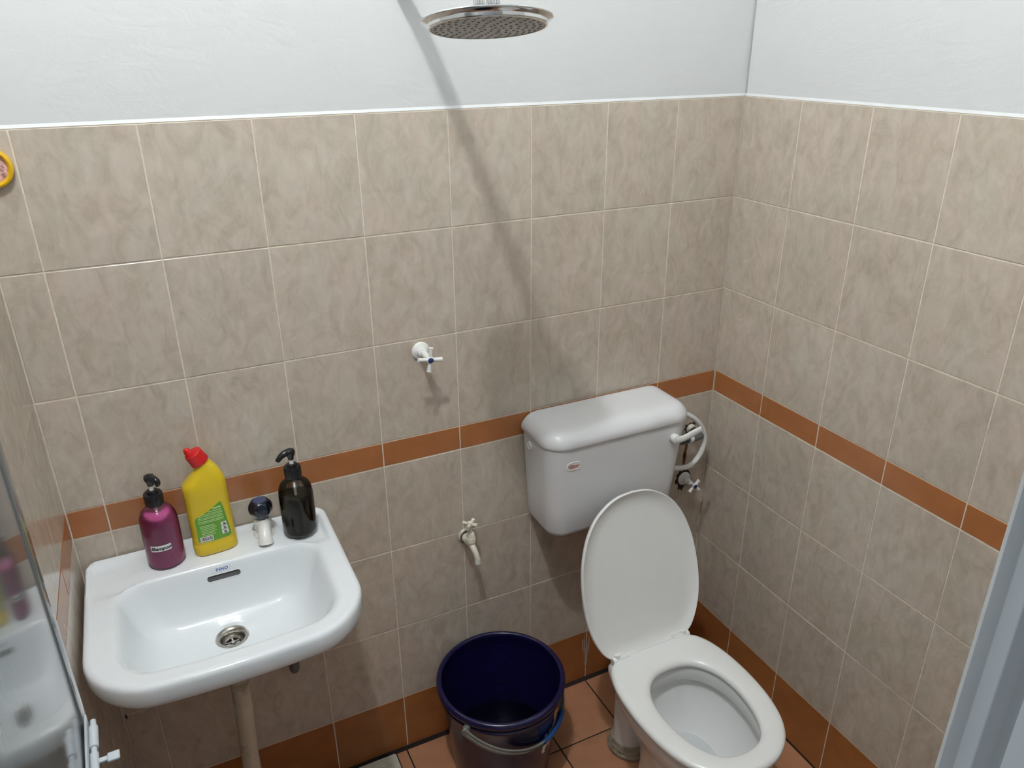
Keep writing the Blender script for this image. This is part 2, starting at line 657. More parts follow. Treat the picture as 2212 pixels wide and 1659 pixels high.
# ------------------------------------------------------------------ doorway: frame on the right, open door on the left
prof = [(-1.0212, -1.4012), (-1.0206, -1.4020), (-1.0160, -1.4066), (-1.0150, -1.4072), (-.9905, -1.4078), (-.9865, -1.4084), (-.9838, -1.4098), (-.9825, -1.4120), (-.9825, -1.4165),
        (-.9815, -1.4180), (-.8640, -1.4195), (-.8560, -1.4240), (-.8560, -1.4300), (-.8620, -1.4300), (-.8620, -1.3980), (-1.0190, -1.3980), (-1.0208, -1.3992)]
g = G().add(prism(prof, 0.0, 2.08))
fr = g.make('trim_1', 'frame_vinyl', smooth=True, angle=35)
struct(fr, 'pale grey stepped vinyl door frame at the right edge of view', 'door frame')

p2 = [(-1.6755, -1.43), (-1.602, -1.43), (-1.602, -1.418), (-1.596, -1.416), (-1.596, -1.398), (-1.6755, -1.398)]
fl = G().add(prism(p2, 0.0, 2.08)).make('trim_2', 'frame_vinyl', smooth=False)
struct(fl, 'pale grey vinyl door frame on the hinge side of the doorway', 'door frame')

door = bpy.data.objects.new('door_1', None)
COL.objects.link(door)
struct(door, 'glossy grey door standing open along the left wall', 'door')
DA = math.radians(-2.0)
DW = 0.635
# local: x = towards the room, y = from hinge (0) to free edge (DW)
door.location = (-1.5715, -1.418, 0.0)
door.rotation_euler = (0, 0, -DA)
G().add(rbox(-0.020, 0.0, 0.0, DW - 0.034, 0.02, 2.03, 0.002)).make('door_panel', 'door_skin', door)
G().add(rbox(-0.021, 0.0006, DW - 0.0315, DW, 0.02, 2.03, 0.0025)).make('edge_stile', 'door_skin', door)
G().add(box_geo(-0.019, -0.004, DW - 0.035, DW - 0.031, 0.02, 2.03)).make('groove', 'cavity', door, smooth=False)
BZ, BY = 1.160, DW - 0.016
bolt = G().add(rbox(0.0006, 0.0032, BY - 0.120, BY - 0.001, BZ - 0.013, BZ + 0.013, 0.0012)).make('bolt_plate', 'bolt_plastic', door)
b2 = Matrix.Translation((0.0078, 0, BZ))


def ybar(y0, y1, r, x=0.0):
    return tube([(x, y0, 0), (x, y0 + .0004, 0), (x, y1 - .0006, 0), (x, y1, 0)], lambda t: r if .1 < t < .9 else r * .82, 20)


G().add(ybar(BY - .120, BY - .001, .0032), b2).make('bolt_rod', 'bolt_plastic', bolt)
G().add(ybar(BY - .045, BY - .012, .0050), b2).make('bolt_sleeve', 'bolt_plastic', bolt)
G().add(ybar(BY - .090, BY - .053, .0046), b2).make('bolt_sleeve', 'bolt_plastic', bolt)
gl = G().add(rbox(0.004, 0.013, -.0032, .0032, -.0018, .0018, .001), b2 @ Matrix.Translation((0, BY - .066, 0.0)))
gl.add(rbox(0.0125, 0.025, -.0062, .0062, -.0020, .0020, .0015), b2 @ Matrix.Translation((0, BY - .066, 0.0)))
lv = gl.make('bolt_lever', 'bolt_plastic', bolt)

# ------------------------------------------------------------------ lamp on the ceiling (gives the room its light)
for lname, llab, lpos, lglow in (('ceiling_lamp', 'white round ceiling lamp lighting the bathroom from above', LAMP_POS, 'lamp_glow'),):
    lamp = thing(lname, llab, 'lamp', lpos)
    G().add(lathe([(0.0, 0.06), (0.055, 0.06), (0.058, 0.055), (0.05, 0.036), (0.0, 0.036)], 32)).make('lamp_base', 'white_plastic', lamp)
    G().add(lathe([(0.0, -0.044), (0.018, -0.041), (0.033, -0.030), (0.043, -0.010), (0.044, 0.006), (0.038, 0.024), (0.030, 0.036), (0.0, 0.036)], 24)).make('lamp_globe', lglow, lamp)

# ------------------------------------------------------------------ wash basin
SX, SZ = -1.4135, 0.868
basin = thing('wash_basin', 'white ceramic wall-hung wash basin with wide rounded front', 'basin', (SX, -0.22, 0.72))
B0 = Matrix.Translation((-SX, 0.22, -0.72))          # world to basin-local


def outer(ins, z, dz=None):
    pts = rrect(-1.668 + ins, -1.158 - ins, -0.424 + ins, -0.003 - ins * 0.25, (max(.115 - ins, .01), max(.016 - ins * .25, .004), max(.016 - ins * .25, .004), max(.115 - ins, .01)), 10, 14)
    out = []
    for x, y in pts:
        u = (x - SX) / 0.255
        w = min(1, max(0, (-y - 0.12) / 0.3))
        out.append((x, y - 0.020 * (1 - u * u) * w * w, z))
    return out


def inner(ins, z):
    pts = rrect(-1.607 + ins, -1.212 - ins, -0.386 + ins * 1.0, -0.126 - ins * 0.55,
                (max(.066 - ins * .2, .03), max(.045 - ins * .1, .02), max(.045 - ins * .1, .02), max(.066 - ins * .2, .03)), 10, 14)
    out = []
    for x, y in pts:
        u = (x - SX) / 0.20
        w = min(1, max(0, (-y - 0.16) / 0.22))
        out.append((x, y - 0.014 * (1 - u * u) * w, z))
    return out


def sstep(a, b, x):
    t = min(1, max(0, (x - a) / (b - a)))
    return t * t * (3 - 2 * t)


def deck(p):
    """shallow soap ledges left and right of the raised middle of the back deck"""
    x, y, z = p
    ax = abs(x - (SX - 0.004))
    m = sstep(0.152, 0.162, ax) * (1 - sstep(0.232, 0.245, ax)) * sstep(-0.150, -0.120, y) * (1 - sstep(-0.030, -0.016, y))
    lip = sstep(-0.024, -0.010, y) * 0.003
    return (x, y, z - 0.0075 * m + lip)


rings = []
for ins, z in ((0.190, -.155), (0.160, -.150), (0.120, -.132), (0.085, -.102), (0.050, -.074), (0.022, -.057), (0.008, -.050), (0.003, -.044), (0.0, -.035), (0.0, -.012), (.0015, -.006), (.005, -.0018), (.011, 0.0)):
    rings.append(outer(ins, SZ + z))
ro = outer(.011, SZ)
ri = inner(-.010, SZ)
for k in range(1, 15):
    t = k / 14
    rings.append([(a[0] + (b[0] - a[0]) * t, a[1] + (b[1] - a[1]) * t, SZ) for a, b in zip(ro, ri)])
rings[-15:] = [[deck(p) for p in r] for r in rings[-15:]]
for ins, z in ((-.005, -.0012), (0.0, -.005), (.004, -.012), (.010, -.028), (.018, -.052), (.028, -.078), (.042, -.100), (.064, -.113), (.09, -.119)):
    rings.append([(p[0], p[1], p[2]) for p in inner(ins, SZ + z)])
DR = (SX, -0.213)
last = rings[-1]
for t, z in ((.35, -.1225), (.65, -.1250), (.85, -.1262), (1.0, -.1268)):
    ring = []
    for p in last:
        a = math.atan2(p[1] - DR[1], p[0] - DR[0])
        q = (DR[0] + .0315 * math.cos(a), DR[1] + .0315 * math.sin(a))
        ring.append((p[0] + (q[0] - p[0]) * t, p[1] + (q[1] - p[1]) * t, SZ + z))
    rings.append(ring)
vf = loft(rings, True, False)
bowl = G().add(vf, B0).make('bowl', 'ceramic', basin, angle=60)
# waste fitting
DZ = SZ - .1268
D0 = B0 @ Matrix.Translation((DR[0], DR[1], DZ))
dr = G().add(lathe([(.0318, -.003), (.0338, .0006), (.0330, .0022), (.0300, .0024), (.0265, .0008), (.0225, -.004), (.0212, -.010), (.0208, -.017)], 48, caps=False), D0)
dr = dr.make('waste_flange', 'steel_drain', basin, angle=50)
gr = G().add(lathe([(.0215, -.0145), (.0180, -.0135), (.0165, -.0150), (.0165, -.018)], 40, caps=False), D0)
gr.add(lathe([(0, -.012), (.004, -.0122), (.0055, -.0150), (.0055, -.018), (0, -.018)], 20), D0)
for k in range(5):
    a = 2 * PI * k / 5 + .4
    gr.add(rbox(.004, .0185, -.0017, .0017, -.018, -.0142, .0008), D0 @ Matrix.Rotation(a, 4, 'Z'))
gr.make('strainer', 'steel_drain', dr, angle=40)
G().add(lathe([(.0, -.030), (.021, -.030), (.0215, -.017)], 32, caps=False), D0).make('waste_throat', 'cavity', dr)
# overflow slot and maker's name on the back slope of the bowl
slope = math.atan2(.026, .0075)     # rise of the back wall


def back_slope(x, z):               # world point on the bowl's back wall
    prof_ = [(0.0, -.005), (.004, -.012), (.010, -.028), (.018, -.052), (.028, -.078)]
    dz = z - SZ
    for (i0, z0), (i1, z1) in zip(prof_, prof_[1:]):
        if z1 <= dz <= z0:
            t = (dz - z0) / (z1 - z0)
            return Vector((x, -0.126 - (i0 + (i1 - i0) * t) * 0.55, z))
    return Vector((x, -0.128, z))


pc = back_slope(-1.405, SZ - .029)
p1, p2 = back_slope(-1.405, SZ - .020), back_slope(-1.405, SZ - .040)
upv = (p1 - p2).normalized()
nv = Vector((1, 0, 0)).cross(upv).normalized()
MS = Matrix.Identity(4)
for i in range(3):
    MS[i][0], MS[i][1], MS[i][2], MS[i][3] = (1, 0, 0)[i], upv[i], nv[i], pc[i]


def stadium(w, h, k=10):
    return rrect(-w / 2, w / 2, -h / 2, h / 2, h / 2 - .0001, k, 3)


rg = [[(x, y, z) for x, y in stadium(w, h)] for w, h, z in ((.0715, .0160, -.002), (.0710, .0155, .0006), (.0690, .0135, .0011), (.0675, .0122, .0004))]
G().add(loft(rg, False, False), B0 @ MS).make('overflow_rim', 'ceramic', basin)
G().add(loft([[(x, y, z) for x, y in stadium(w, h)] for w, h, z in ((.0675, .0122, .0003), (.0675, .0122, .0005))], True, True), B0 @ MS).make('overflow_slot', 'overflow_grey', basin)
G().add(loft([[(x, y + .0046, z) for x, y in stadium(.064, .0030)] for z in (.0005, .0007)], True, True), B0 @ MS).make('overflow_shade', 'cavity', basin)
pl = back_slope(-1.407, SZ - .0125)
ML_ = MS.copy()
for i in range(3):
    ML_[i][3] = pl[i]
lb = G().add(([(x, y, .0009) for x, y in ((-.019, -.006), (.019, -.006), (.019, .006), (-.019, .006))] + [(x, y, .0002) for x, y in ((-.019, -.006), (.019, -.006), (.019, .006), (-.019, .006))],
              [(0, 1, 2, 3), (0, 1, 5, 4), (1, 2, 6, 5), (2, 3, 7, 6), (3, 0, 4, 7)]), B0 @ ML_)
lb = lb.make('maker_label', 'ceramic', basin, smooth=False)
t_ = text_geo('INNO', .0095, .12, .0002, .0002)
G().add(t_, B0 @ ML_ @ Matrix.Translation((0, 0, .0011))).make('lettering', 'ink_blue', lb, smooth=False)

# waste pipe and the stub on the wall below the basin
wp = thing('waste_pipe', 'stained cream plastic waste pipe dropping from the basin to the floor', 'pipe', (-1.434, -0.20, 0))
G().add(tube([(-.002, .0, .0), (0.002, 0, .15), (.008, 0, .36), (.0145, -.004, .52), (.0200, -.010, .70)], .0192, 24, 6)).make('pipe', 'pvc_pipe', wp)
G().add(tube([(.0035, 0, .27), (.005, 0, .31)], .0202, 24)).make('joint', 'pvc_pipe', wp)
ps = thing('pipe_stub', 'short dark grey pipe stub under the basin, right of the waste pipe', 'pipe', (-1.282, 0.0, 0.47))
G().add(tube([(0, -.001, .03), (0, -.014, .03), (0, -.021, .022), (-.0003, -.022, .005), (-.0008, -.022, -.02)], .0125, 20, 5)).make('elbow', 'dark_pvc', ps)
G().add(lathe([(.0125, .012), (.0137, .011), (.0137, -.010), (.0125, -.028), (.009, -.036), (.004, -.0395), (0, -.040)], 24), Matrix.Translation((-.0006, -.022, -.01))).make('end_cap', 'grey_pvc', ps)

# ------------------------------------------------------------------ basin tap
tap = thing('basin_tap', 'white plastic basin tap with black fluted knob', 'tap', (-1.304, -0.055, SZ))
G().add(lathe([(0, .0), (.0225, .0), (.0235, .002), (.022, .005), (.0175, .0075), (.0165, .012), (.0182, .022), (.0192, .032), (.0185, .040), (.0150, .046), (0, .046)], 36)).make('tap_body', 'white_plastic', tap)
G().add(tube([(0, -.004, .026), (-.001, -.018, .026), (-.0025, -.032, .022), (-.0035, -.043, .012), (-.004, -.0465, .0035)], lambda t: .0162 - .0020 * math.sin(t * PI), 24, 6)).make('spout', 'white_plastic', tap)
flute = lambda a, z: 0.055 * math.cos(6 * a) * sstep(.044, .056, z) * (1 - sstep(.080, .087, z))
kn = G().add(lathe([(0, .043), (.0155, .043), (.0170, .046), (.0190, .052), (.0232, .058), (.0248, .065), (.0246, .073), (.0225, .080), (.0185, .0855), (.0160, .087), (.0, .0872)], 72, flute)).make('knob', 'knob_navy', tap)
G().add(lathe([(0, .0868), (.0142, .0868), (.0144, .0878), (.0, .0884)], 32)).make('knob_disc', 'knob_disc', kn)


# ------------------------------------------------------------------ bottles
def pump_bottle(name, label, loc, rot, spout_rot, R, H, shell, liquid, level, nozzle_len=.030):
    t = thing(name, label, 'bottle', loc, rot, 'pump bottles on the basin')
    sh = H + .030                # top of the shoulder
    prof = [(0, .002), (R - .012, .0015), (R - .006, 0.0), (R - .002, .003), (R, .009), (R, H - .012), (R * .985, H - .002), (R * .93, H + .009), (R * .80, H + .019), (R * .60, H + .026), (.0165, sh), (.0150, sh + .003), (.0148, sh + .008)]
    G().add(lathe(prof, 56)).make('bottle_shell', shell, t, angle=50)
    q = [(0, .004)] + [(max(r - .0016, 0), z + .002) for r, z in prof[1:9] if z < level - .004]
    rl = R - .0016 if level < H - .01 else None
    if rl is None:
        for (r0, z0), (r1, z1) in zip(prof, prof[1:]):
            if z0 <= level <= z1 and z1 > z0:
                rl = r0 + (r1 - r0) * (level - z0) / (z1 - z0) - .0016
    q += [(rl, level), (0, level)]
    G().add(lathe(q, 48)).make('contents', liquid, t, angle=50)
    rib = lambda a, z: 0.02 * (1 if math.cos(36 * a) > 0 else -1) * (1 if sh + .006 < z < sh + .030 else 0)
    c0 = sh + .0035
    co = G().add(lathe([(0, c0), (.0165, c0), (.0182, c0 + .002), (.0182, c0 + .024), (.0172, c0 + .0275), (.0115, c0 + .0282), (.0110, c0 + .033), (.0062, c0 + .034), (0, c0 + .034)], 144, rib)).make('collar', 'black_plastic', t, angle=25)
    s0 = c0 + .032
    G().add(lathe([(0, s0), (.0047, s0), (.0047, s0 + .016), (0, s0 + .016)], 20)).make('pump_stem', 'white_plastic', t)
    G().add(tube([(0, 0, .012), (0, 0, s0)], .0035, 12)).make('dip_tube', 'white_plastic', t)
    h0 = s0 + .0125
    Mh = Matrix.Rotation(spout_rot, 4, 'Z')
    hd = G().add(lathe([(0, h0), (.0062, h0), (.0068, h0 + .006), (.0100, h0 + .013), (.0108, h0 + .018), (.0095, h0 + .0225), (.005, h0 + .0242), (0, h0 + .0245)], 32), Mh)
    hd.add(tube([(0, 0, h0 + .0175), (.012, 0, h0 + .0175), (.021, 0, h0 + .0140), (nozzle_len - .002, 0, h0 + .0070), (nozzle_len, 0, h0 + .0045)], lambda u: .0088 - .0046 * u, 16, 5), Mh)
    hd.make('pump_head', 'black_plastic', t)
    return t


def wrap(v, R, a0, z0, lift):
    """bend flat artwork (x right, y up, z out) round an upright cylinder, centred at angle a0"""
    out = []
    for x, y, z in v:
        a = a0 + x / R
        r = R + lift + z
        out.append((r * math.cos(a), r * math.sin(a), z0 + y))
    return out


sh_ = pump_bottle('shampoo_bottle', 'purple shampoo pump bottle with white name sticker', (-1.507, -0.066, SZ + .0004), 0, -.9, .0375, .108, 'smoke_shell', 'purple_liquid', .127, .024)
A0 = math.radians(-99)
nx = 14
lv_, lf_ = [], []
for j, (yy, zz) in enumerate(((-.0068, 0), (-.0068, .0004), (.0068, .0004), (.0068, 0))):
    for i in range(nx + 1):
        lv_.append((-.0205 + .041 * i / nx, yy + (.041 * i / nx - .0205) * .04, zz))
for j in range(3):
    for i in range(nx):
        a_ = j * (nx + 1) + i
        lf_.append((a_, a_ + 1, a_ + nx + 2, a_ + nx + 1))
st = mk('name_sticker', wrap(lv_, .0375, A0, .056, .0001), lf_, 'paper_white', sh_, fix=False)
tv, tf = text_geo('Shampoo', .0105, .25, .00012, .00035)
tv = [(x, y + x * .04, z) for x, y, z in tv]
mk('lettering', wrap(tv, .0375, A0, .056, .0008), tf, 'ink_black', st, smooth=False)
kb = pump_bottle('dark_pump_bottle', 'near-black pump bottle at the right end of the basin ledge', (-1.228, -0.077, SZ + .0004), 0, PI + .25, .0375, .104, 'black_shell', 'dark_liquid', .092, .031)

# yellow cleaner bottle with bent neck
yb = thing('cleaner_bottle', 'yellow cleaner bottle with bent neck, red cap and green label', 'bottle', (-1.408, -0.062, SZ + .0004), math.radians(5))
YR = []


def yring(c, z, w, d, tilt, r):
    pts = rrect(-w, w, -d, d, min(r, w * .98, d * .98), 6, 4)
    out = []
    for x, y in pts:
        y2 = y * (1 - .16 * (x / w) ** 2) if w > .03 else y
        out.append((c + x * math.cos(tilt), y2, z + x * math.sin(tilt)))
    return out


for c, z, w, d, ti, r in ((0, 0.0005, .038, .020, 0, .014), (0, 0, .041, .023, 0, .016), (0, .002, .0435, .0255, 0, .017), (0, .006, .0445, .0265, 0, .018), (0, .026, .0445, .0265, 0, .018), (0, .0275, .0437, .0257, 0, .018), (0, .029, .0437, .0257, 0, .018),
                          (0, .07, .0435, .0255, 0, .018), (-.0005, .12, .0432, .0255, .0, .018), (-.0005, .150, .0432, .0262, .02, .018), (-.0008, .163, .0430, .0262, .04, .018), (-.0004, .171, .0412, .0258, .07, .018), (.0012, .181, .0352, .0238, .14, .018), (.0026, .191, .0288, .0212, .22, .018),
                          (.0034, .200, .0226, .0186, .31, .018), (.0030, .207, .0180, .0170, .38, .0168), (.0012, .2125, .0158, .0158, .42, .0155), (-.0030, .221, .0150, .0150, .44, .015)):
    YR.append(yring(c, z, w, d, ti, r))
yo = G().add(loft(YR)).make('bottle_body', 'yellow_plastic', yb, angle=50)
MC = Matrix.Translation((.0008, 0, .2135)) @ Matrix.Rotation(-.44, 4, 'Y')
crib = lambda a, z: .012 * (1 if math.cos(30 * a) > 0 else -1)
cp = G().add(lathe([(0, 0), (.0182, 0), (.0187, .002), (.0176, .026), (.0165, .0275), (0, .0278)], 120, crib), MC)
cp.add(lathe([(.0095, .0270), (.0090, .030), (.0058, .042), (.0040, .0440), (0, .0442)], 28), MC @ Matrix.Translation((-.0055, -.002, 0)))
cp.make('cap', 'red_plastic', yb, angle=30)


def on_face(x, lift=0.0004):     # front face of the yellow bottle at local x
    w, d = .0435, .0255
    return -(d * (1 - .16 * (x / w) ** 2)) - lift


poly = [(-.0335, .036), (-.030, .0345), (.030, .0345), (.033, .038), (.0255, .1120), (.0225, .1140), (.018, .1130), (-.010, .0985), (-.033, .0895), (-.0350, .086)]
NXL = 20


def label_patch(x0, x1, ylo, yhi, lift):
    v, f = [], []
    for i in range(NXL + 1):
        x = x0 + (x1 - x0) * i / NXL
        for y in (ylo(x), yhi(x)):
            v.append((x, on_face(x, lift), .0345 + (y - .0345) * 1.13))
    for i in range(NXL):
        f.append((2 * i, 2 * i + 2, 2 * i + 3, 2 * i + 1))
    n = len(v)
    v += [(x, y + lift, z) for x, y, z in v]
    f += [tuple(n + k for k in reversed(q)) for q in f]
    for i in range(NXL):
        f.append((2 * i, n + 2 * i, n + 2 * i + 2, 2 * i + 2))
        f.append((2 * i + 1, 2 * i + 3, n + 2 * i + 3, n + 2 * i + 1))
    return v, f


def interp(tab):
    def fn(x):
        for (a, b), (c, d) in zip(tab, tab[1:]):
            if a <= x <= c:
                return b + (d - b) * (x - a) / (c - a)
        return tab[-1][1] if x > tab[-1][0] else tab[0][1]
    return fn


gl_ = G().add(label_patch(-.0345, .0330, interp([(-.0345, .040), (-.031, .0355), (0, .0345), (.029, .0350), (.033, .039)]), interp([(-.0345, .086), (-.032, .0895), (-.008, .0985), (.018, .1125), (.0225, .1135), (.0250, .110), (.033, .041)]), .0005))
gl_ = gl_.make('back_label', 'label_green', yb, angle=60)
pr_ = G()
for k, (x0, x1, y, h) in enumerate(((.004, .021, .1035, .0016), (-.006, .021, .0985, .0007), (-.020, .022, .0945, .0006), (-.026, .023, .0915, .0006), (-.028, .022, .0875, .0006), (-.028, .023, .0845, .0006), (-.028, .023, .0800, .0007), (-.028, .022, .0770, .0006),
                                    (-.027, .002, .0705, .0006), (-.027, .004, .0675, .0006), (-.026, .006, .0640, .0006), (-.027, .003, .0605, .0006), (-.026, .005, .0565, .0006), (-.026, .000, .0535, .0006), (-.025, .002, .0500, .0006))):
    pr_.add(label_patch(x0, x1, lambda x, y=y, h=h: y - h, lambda x, y=y, h=h: y + h, .0008))
pr_.make('small_print', 'ink_pale', gl_, smooth=False)['kind'] = 'stuff'
G().add(label_patch(-.0305, -.0045, lambda x: .0365, lambda x: .0475, .0008)).make('barcode_box', 'paper_white', gl_, smooth=False)
for y in (.0655, .0565, .0475):
    G().add(label_patch(.0150, .0265 + (.0655 - y) * .12, lambda x, y=y: y - .0038, lambda x, y=y: y + .0038, .0008)).make('pictogram_box', 'paper_white', gl_, smooth=False)
bc = G()
x = -.0285
random.seed(3)
while x < -.0075:
    w = random.choice((.0006, .0009, .0013))
    bc.add(label_patch(x, x + w, lambda x: .0385, lambda x: .0462, .0011))
    x += w + random.choice((.0007, .0011))
for y in (.0655, .0565, .0475):
    bc.add(label_patch(.0185, .0250, lambda x, y=y: y - .0025, lambda x, y=y: y - .0006, .0011))
    bc.add(label_patch(.0195, .0240, lambda x, y=y: y + .0004, lambda x, y=y: y + .0022, .0011))
bc.make('barcode', 'ink_black', gl_, smooth=False)['kind'] = 'stuff'


# ------------------------------------------------------------------ wall valves and taps
def cross_handle(gm, M, arm, r0, r1, rot, n=4):
    for k in range(n):
        a = rot + 2 * PI * k / n
        d = Vector((math.cos(a), math.sin(a), 0))
        gm.add(tube([d * .003, d * arm * .4, d * arm * .75, d * arm * .93, d * arm], lambda t: (r0 + (r1 - r0) * t) if t < .97 else r1 * .55, 14, 4), M)


def wall_valve(name, label, loc, depth, arm, rot, mat, tilt=(0, -1, 0)):
    t = thing(name, label, 'valve', loc, 0)
    M0 = place((0, 0, 0), tilt)
    G().add(lathe([(0, .0), (.0210, .0), (.0218, .003), (.0200, .0055), (.0165, .0065), (.0155, .0090), (.0120, .0105), (.0110, .020), (.0085, .022), (0, .022)], 36), M0).make('flange', mat, t)
    st_ = G().add(lathe([(0, .020), (.0075, .020), (.0075, depth - .016), (.0062, depth - .014), (.0062, depth - .006), (0, depth - .006)], 24), M0)
    st_.make('stem', mat, t)
    h = G().add(lathe([(0, depth - .008), (.0078, depth - .008), (.0088, depth - .003), (.0084, depth + .002), (.0070, depth + .004), (0, depth + .004)], 24), M0)
    cross_handle(h, M0 @ Matrix.Translation((0, 0, depth - .001)), arm, .0040, .0060, rot)
    h = h.make('cross_handle', mat, t)
    G().add(lathe([(0, depth + .003), (.0062, depth + .003), (.0064, depth + .0055), (.005, depth + .0068), (0, depth + .0072)], 24), M0).make('blue_cap', 'blue_cap', h)
    return t


wall_valve('shower_valve', 'white cross-handled valve with blue cap high on the tiled wall', (-.894, 0.0, 1.2166), .066, .0290, -.14, 'white_plastic')
wall_valve('stop_valve', 'white cross-handled stop valve in the corner beside the cistern', (-.0800, -0.002, .655), .052, .0235, .78, 'white_plastic')

bt = thing('bib_tap', 'aged cream plastic wall tap with downward spout above the bucket', 'tap', (-.8, 0.0, .672))
G().add(lathe([(0, 0), (.0195, 0), (.0205, .003), (.0185, .006), (.0120, .0075), (.0110, .011), (0, .011)], 32), place((0, 0, 0), (0, -1, 0))).make('flange', 'aged_plastic', bt)
G().add(lathe([(.0, .010), (.0175, .010), (.0178, .013), (.0, .0135)], 32), place((0, 0, 0), (0, -1, 0))).make('seal', 'dark_pvc', bt)
bd = G().add(tube([(0, -.012, 0), (0, -.020, 0), (0, -.030, 0), (0, -.044, -.002)], lambda t: .0150 - .004 * t, 24, 5))
bd.add(lathe([(0, -.014), (.0100, -.012), (.0135, -.004), (.0140, .004), (.0128, .007), (.0128, .012), (.0115, .013), (.0105, .024), (.0085, .026), (0, .026)], 32), Matrix.Translation((.001, -.038, .004)))
bd.make('tap_body', 'aged_plastic', bt)
sp_ = G().add(tube([(.001, -.040, -.004), (.002, -.052, -.010), (.004, -.062, -.020), (.006, -.067, -.034), (.0065, -.067, -.046)], lambda t: .0082 - .0012 * t, 20, 6)).make('spout', 'aged_plastic', bt)
G().add(tube([(.0064, -.067, -.036), (.0066, -.067, -.049)], .0080, 20)).make('spout_tip', 'white_plastic', sp_)
hh = G().add(lathe([(0, .028), (.0045, .028), (.0045, .052), (.0078, .054), (.0085, .058), (.0070, .063), (.0040, .064), (0, .064)], 24), Matrix.Translation((.001, -.038, .0)))
cross_handle(hh, Matrix.Translation((.001, -.038, .0565)), .0205, .0036, .0062, 2.35, 4)
hh.make('handle', 'aged_plastic', bt)

# ------------------------------------------------------------------ cistern
CX0, CX1, CYF = -.632, -.205, -.163
ci = thing('toilet_cistern', 'white plastic toilet cistern hung on the tiles in the corner', 'cistern', ((CX0 + CX1) / 2, -0.08, .68))
C0 = Matrix.Translation((-(CX0 + CX1) / 2, .08, -.68))


def cring(ins, z, tl=0.0, rr=.045):
    r = max(rr - ins, .006)
    return [(x, y, z) for x, y in rrect(CX0 + ins + tl, CX1 - ins - tl * 1.6, CYF + ins + tl * .7, -.004 - ins * .2, (r, .012, .012, r), 8, 5)]


R_ = []
for z, ins, tl in ((.680, .050, .016), (.6805, .030, .016), (.684, .014, .016), (.692, .004, .016), (.704, .0, .015), (.78, 0, .011), (.86, 0, .006), (.93, 0, .002), (.962, 0, .0)):
    R_.append(cring(ins, z, tl))
tank = G().add(loft(R_), C0).make('tank', 'cistern_plastic', ci, angle=50)
R_ = []
for z, ins in ((.957, -.001), (.9565, -.0045), (.959, -.0055), (.968, -.0052), (.976, -.003), (.984, .003), (.991, .0095), (.9965, .019), (.9995, .030), (1.0005, .045), (1.001, .07)):
    R_.append(cring(ins, z, 0, .050))
G().add(loft(R_), C0).make('cistern_lid', 'cistern_plastic', ci, angle=60)
# flush lever on the front right
lvp = Vector((-.262, CYF, .914))
g = G().add(lathe([(0, 0), (.0115, 0), (.0125, .003), (.0125, .012), (.0105, .0155), (0, .0165)], 28), C0 @ place(lvp + Vector((0, .001, 0)), (0, -1, 0)))
sec = lambda a: (.0062 * math.cos(a), .0032 * math.sin(a))
g.add(tube([lvp + Vector(q) for q in ((-.004, -.012, 0), (.012, -.0135, -.002), (.030, -.013, -.0005), (.050, -.012, .0045), (.072, -.0115, .0095), (.079, -.0115, .011))], .006, 20, 5, section=lambda a: (.0098 * math.cos(a), .0045 * math.sin(a))), C0)
g.make('flush_lever', 'seat_plastic', ci)
# oval maker's badge
lg = C0 @ Matrix.Translation((-.565, CYF + .0005 + .0028, .9045)) @ Matrix.Rotation(PI / 2, 4, 'X')
rg = [[(x, y, z) for x, y in rrect(-w, w, -h, h, h * .85, 6, 4)] for w, h, z in ((.0205, .0118, -.001), (.0205, .0118, .0016), (.0190, .0104, .0026), (.0178, .0092, .0020))]
bg = G().add(loft(rg), lg).make('badge', 'seat_plastic', ci)
tx = G().add(text_geo('FLEXON', .0082, 0, .0002, .00015), lg @ Matrix.Translation((0, -.0010, .0024)))
tx.add(text_geo('~', .011, 0, .0002, .0003), lg @ Matrix.Translation((-.006, .0034, .0024)))
tx.add(box_geo(-.013, .013, -.0060, -.0050, .0022, .0026), lg)
tx.make('lettering', 'ink_red', bg, smooth=False)
# blank plug on the left side
G().add(lathe([(.0085, -.0022), (.0112, -.0020), (.0116, .0008), (.0108, .0022), (.0088, .0016), (.0082, .0002), (.0045, .0002), (.004, .0012), (0, .0014)], 32), C0 @ place((CX0 + .0002, -.048, .924), (-1, 0, -.02))).make('side_plug', 'seat_plastic', ci)

# supply fitting, hose
sf = thing('supply_fitting', 'grey pipe fitting between the cistern side and the corner wall', 'pipe fitting', (-.0727, 0, .822))
G().add(lathe([(0, 0), (.0150, 0), (.0150, .004), (.0130, .006), (.0110, .018), (0, .018)], 24), place((0.002, 0, .0), (0, -1, 0))).make('wall_flange', 'aged_plastic', sf)
G().add(tube([(0.002, -.012, 0), (.002, -.040, 0), (-.004, -.050, 0), (-.030, -.052, .001), (-.120, -.053, .003)], .0118, 20, 5)).make('elbow', 'grey_pvc', sf)
G().add(tube([(-.034, -.052, .001), (-.046, -.0522, .0012)], .0135, 24)).make('union_ring', 'cistern_plastic', sf)
G().add(tube([(-.052, -.0522, .0015), (-.074, -.0525, .002)], .0138, 12)).make('lock_nut', 'dark_pvc', sf)
hs = thing('inlet_hose', 'white flexible hose looping out from the cistern side', 'hose', (-.2, -.05, .75))
hp = [(-.1945, -.055, .918), (-.175, -.052, .920), (-.137, -.050, .907), (-.096, -.050, .878), (-.066, -.050, .838), (-.057, -.050, .800), (-.070, -.050, .757), (-.105, -.050, .729), (-.150, -.050, .733), (-.210, -.052, .752)]
G().add(tube([(x + .2, y + .05, z - .75) for x, y, z in hp], .0076, 18, 8)).make('hose', 'white_plastic', hs)

# marks on the wall near the fittings
random.seed(11)


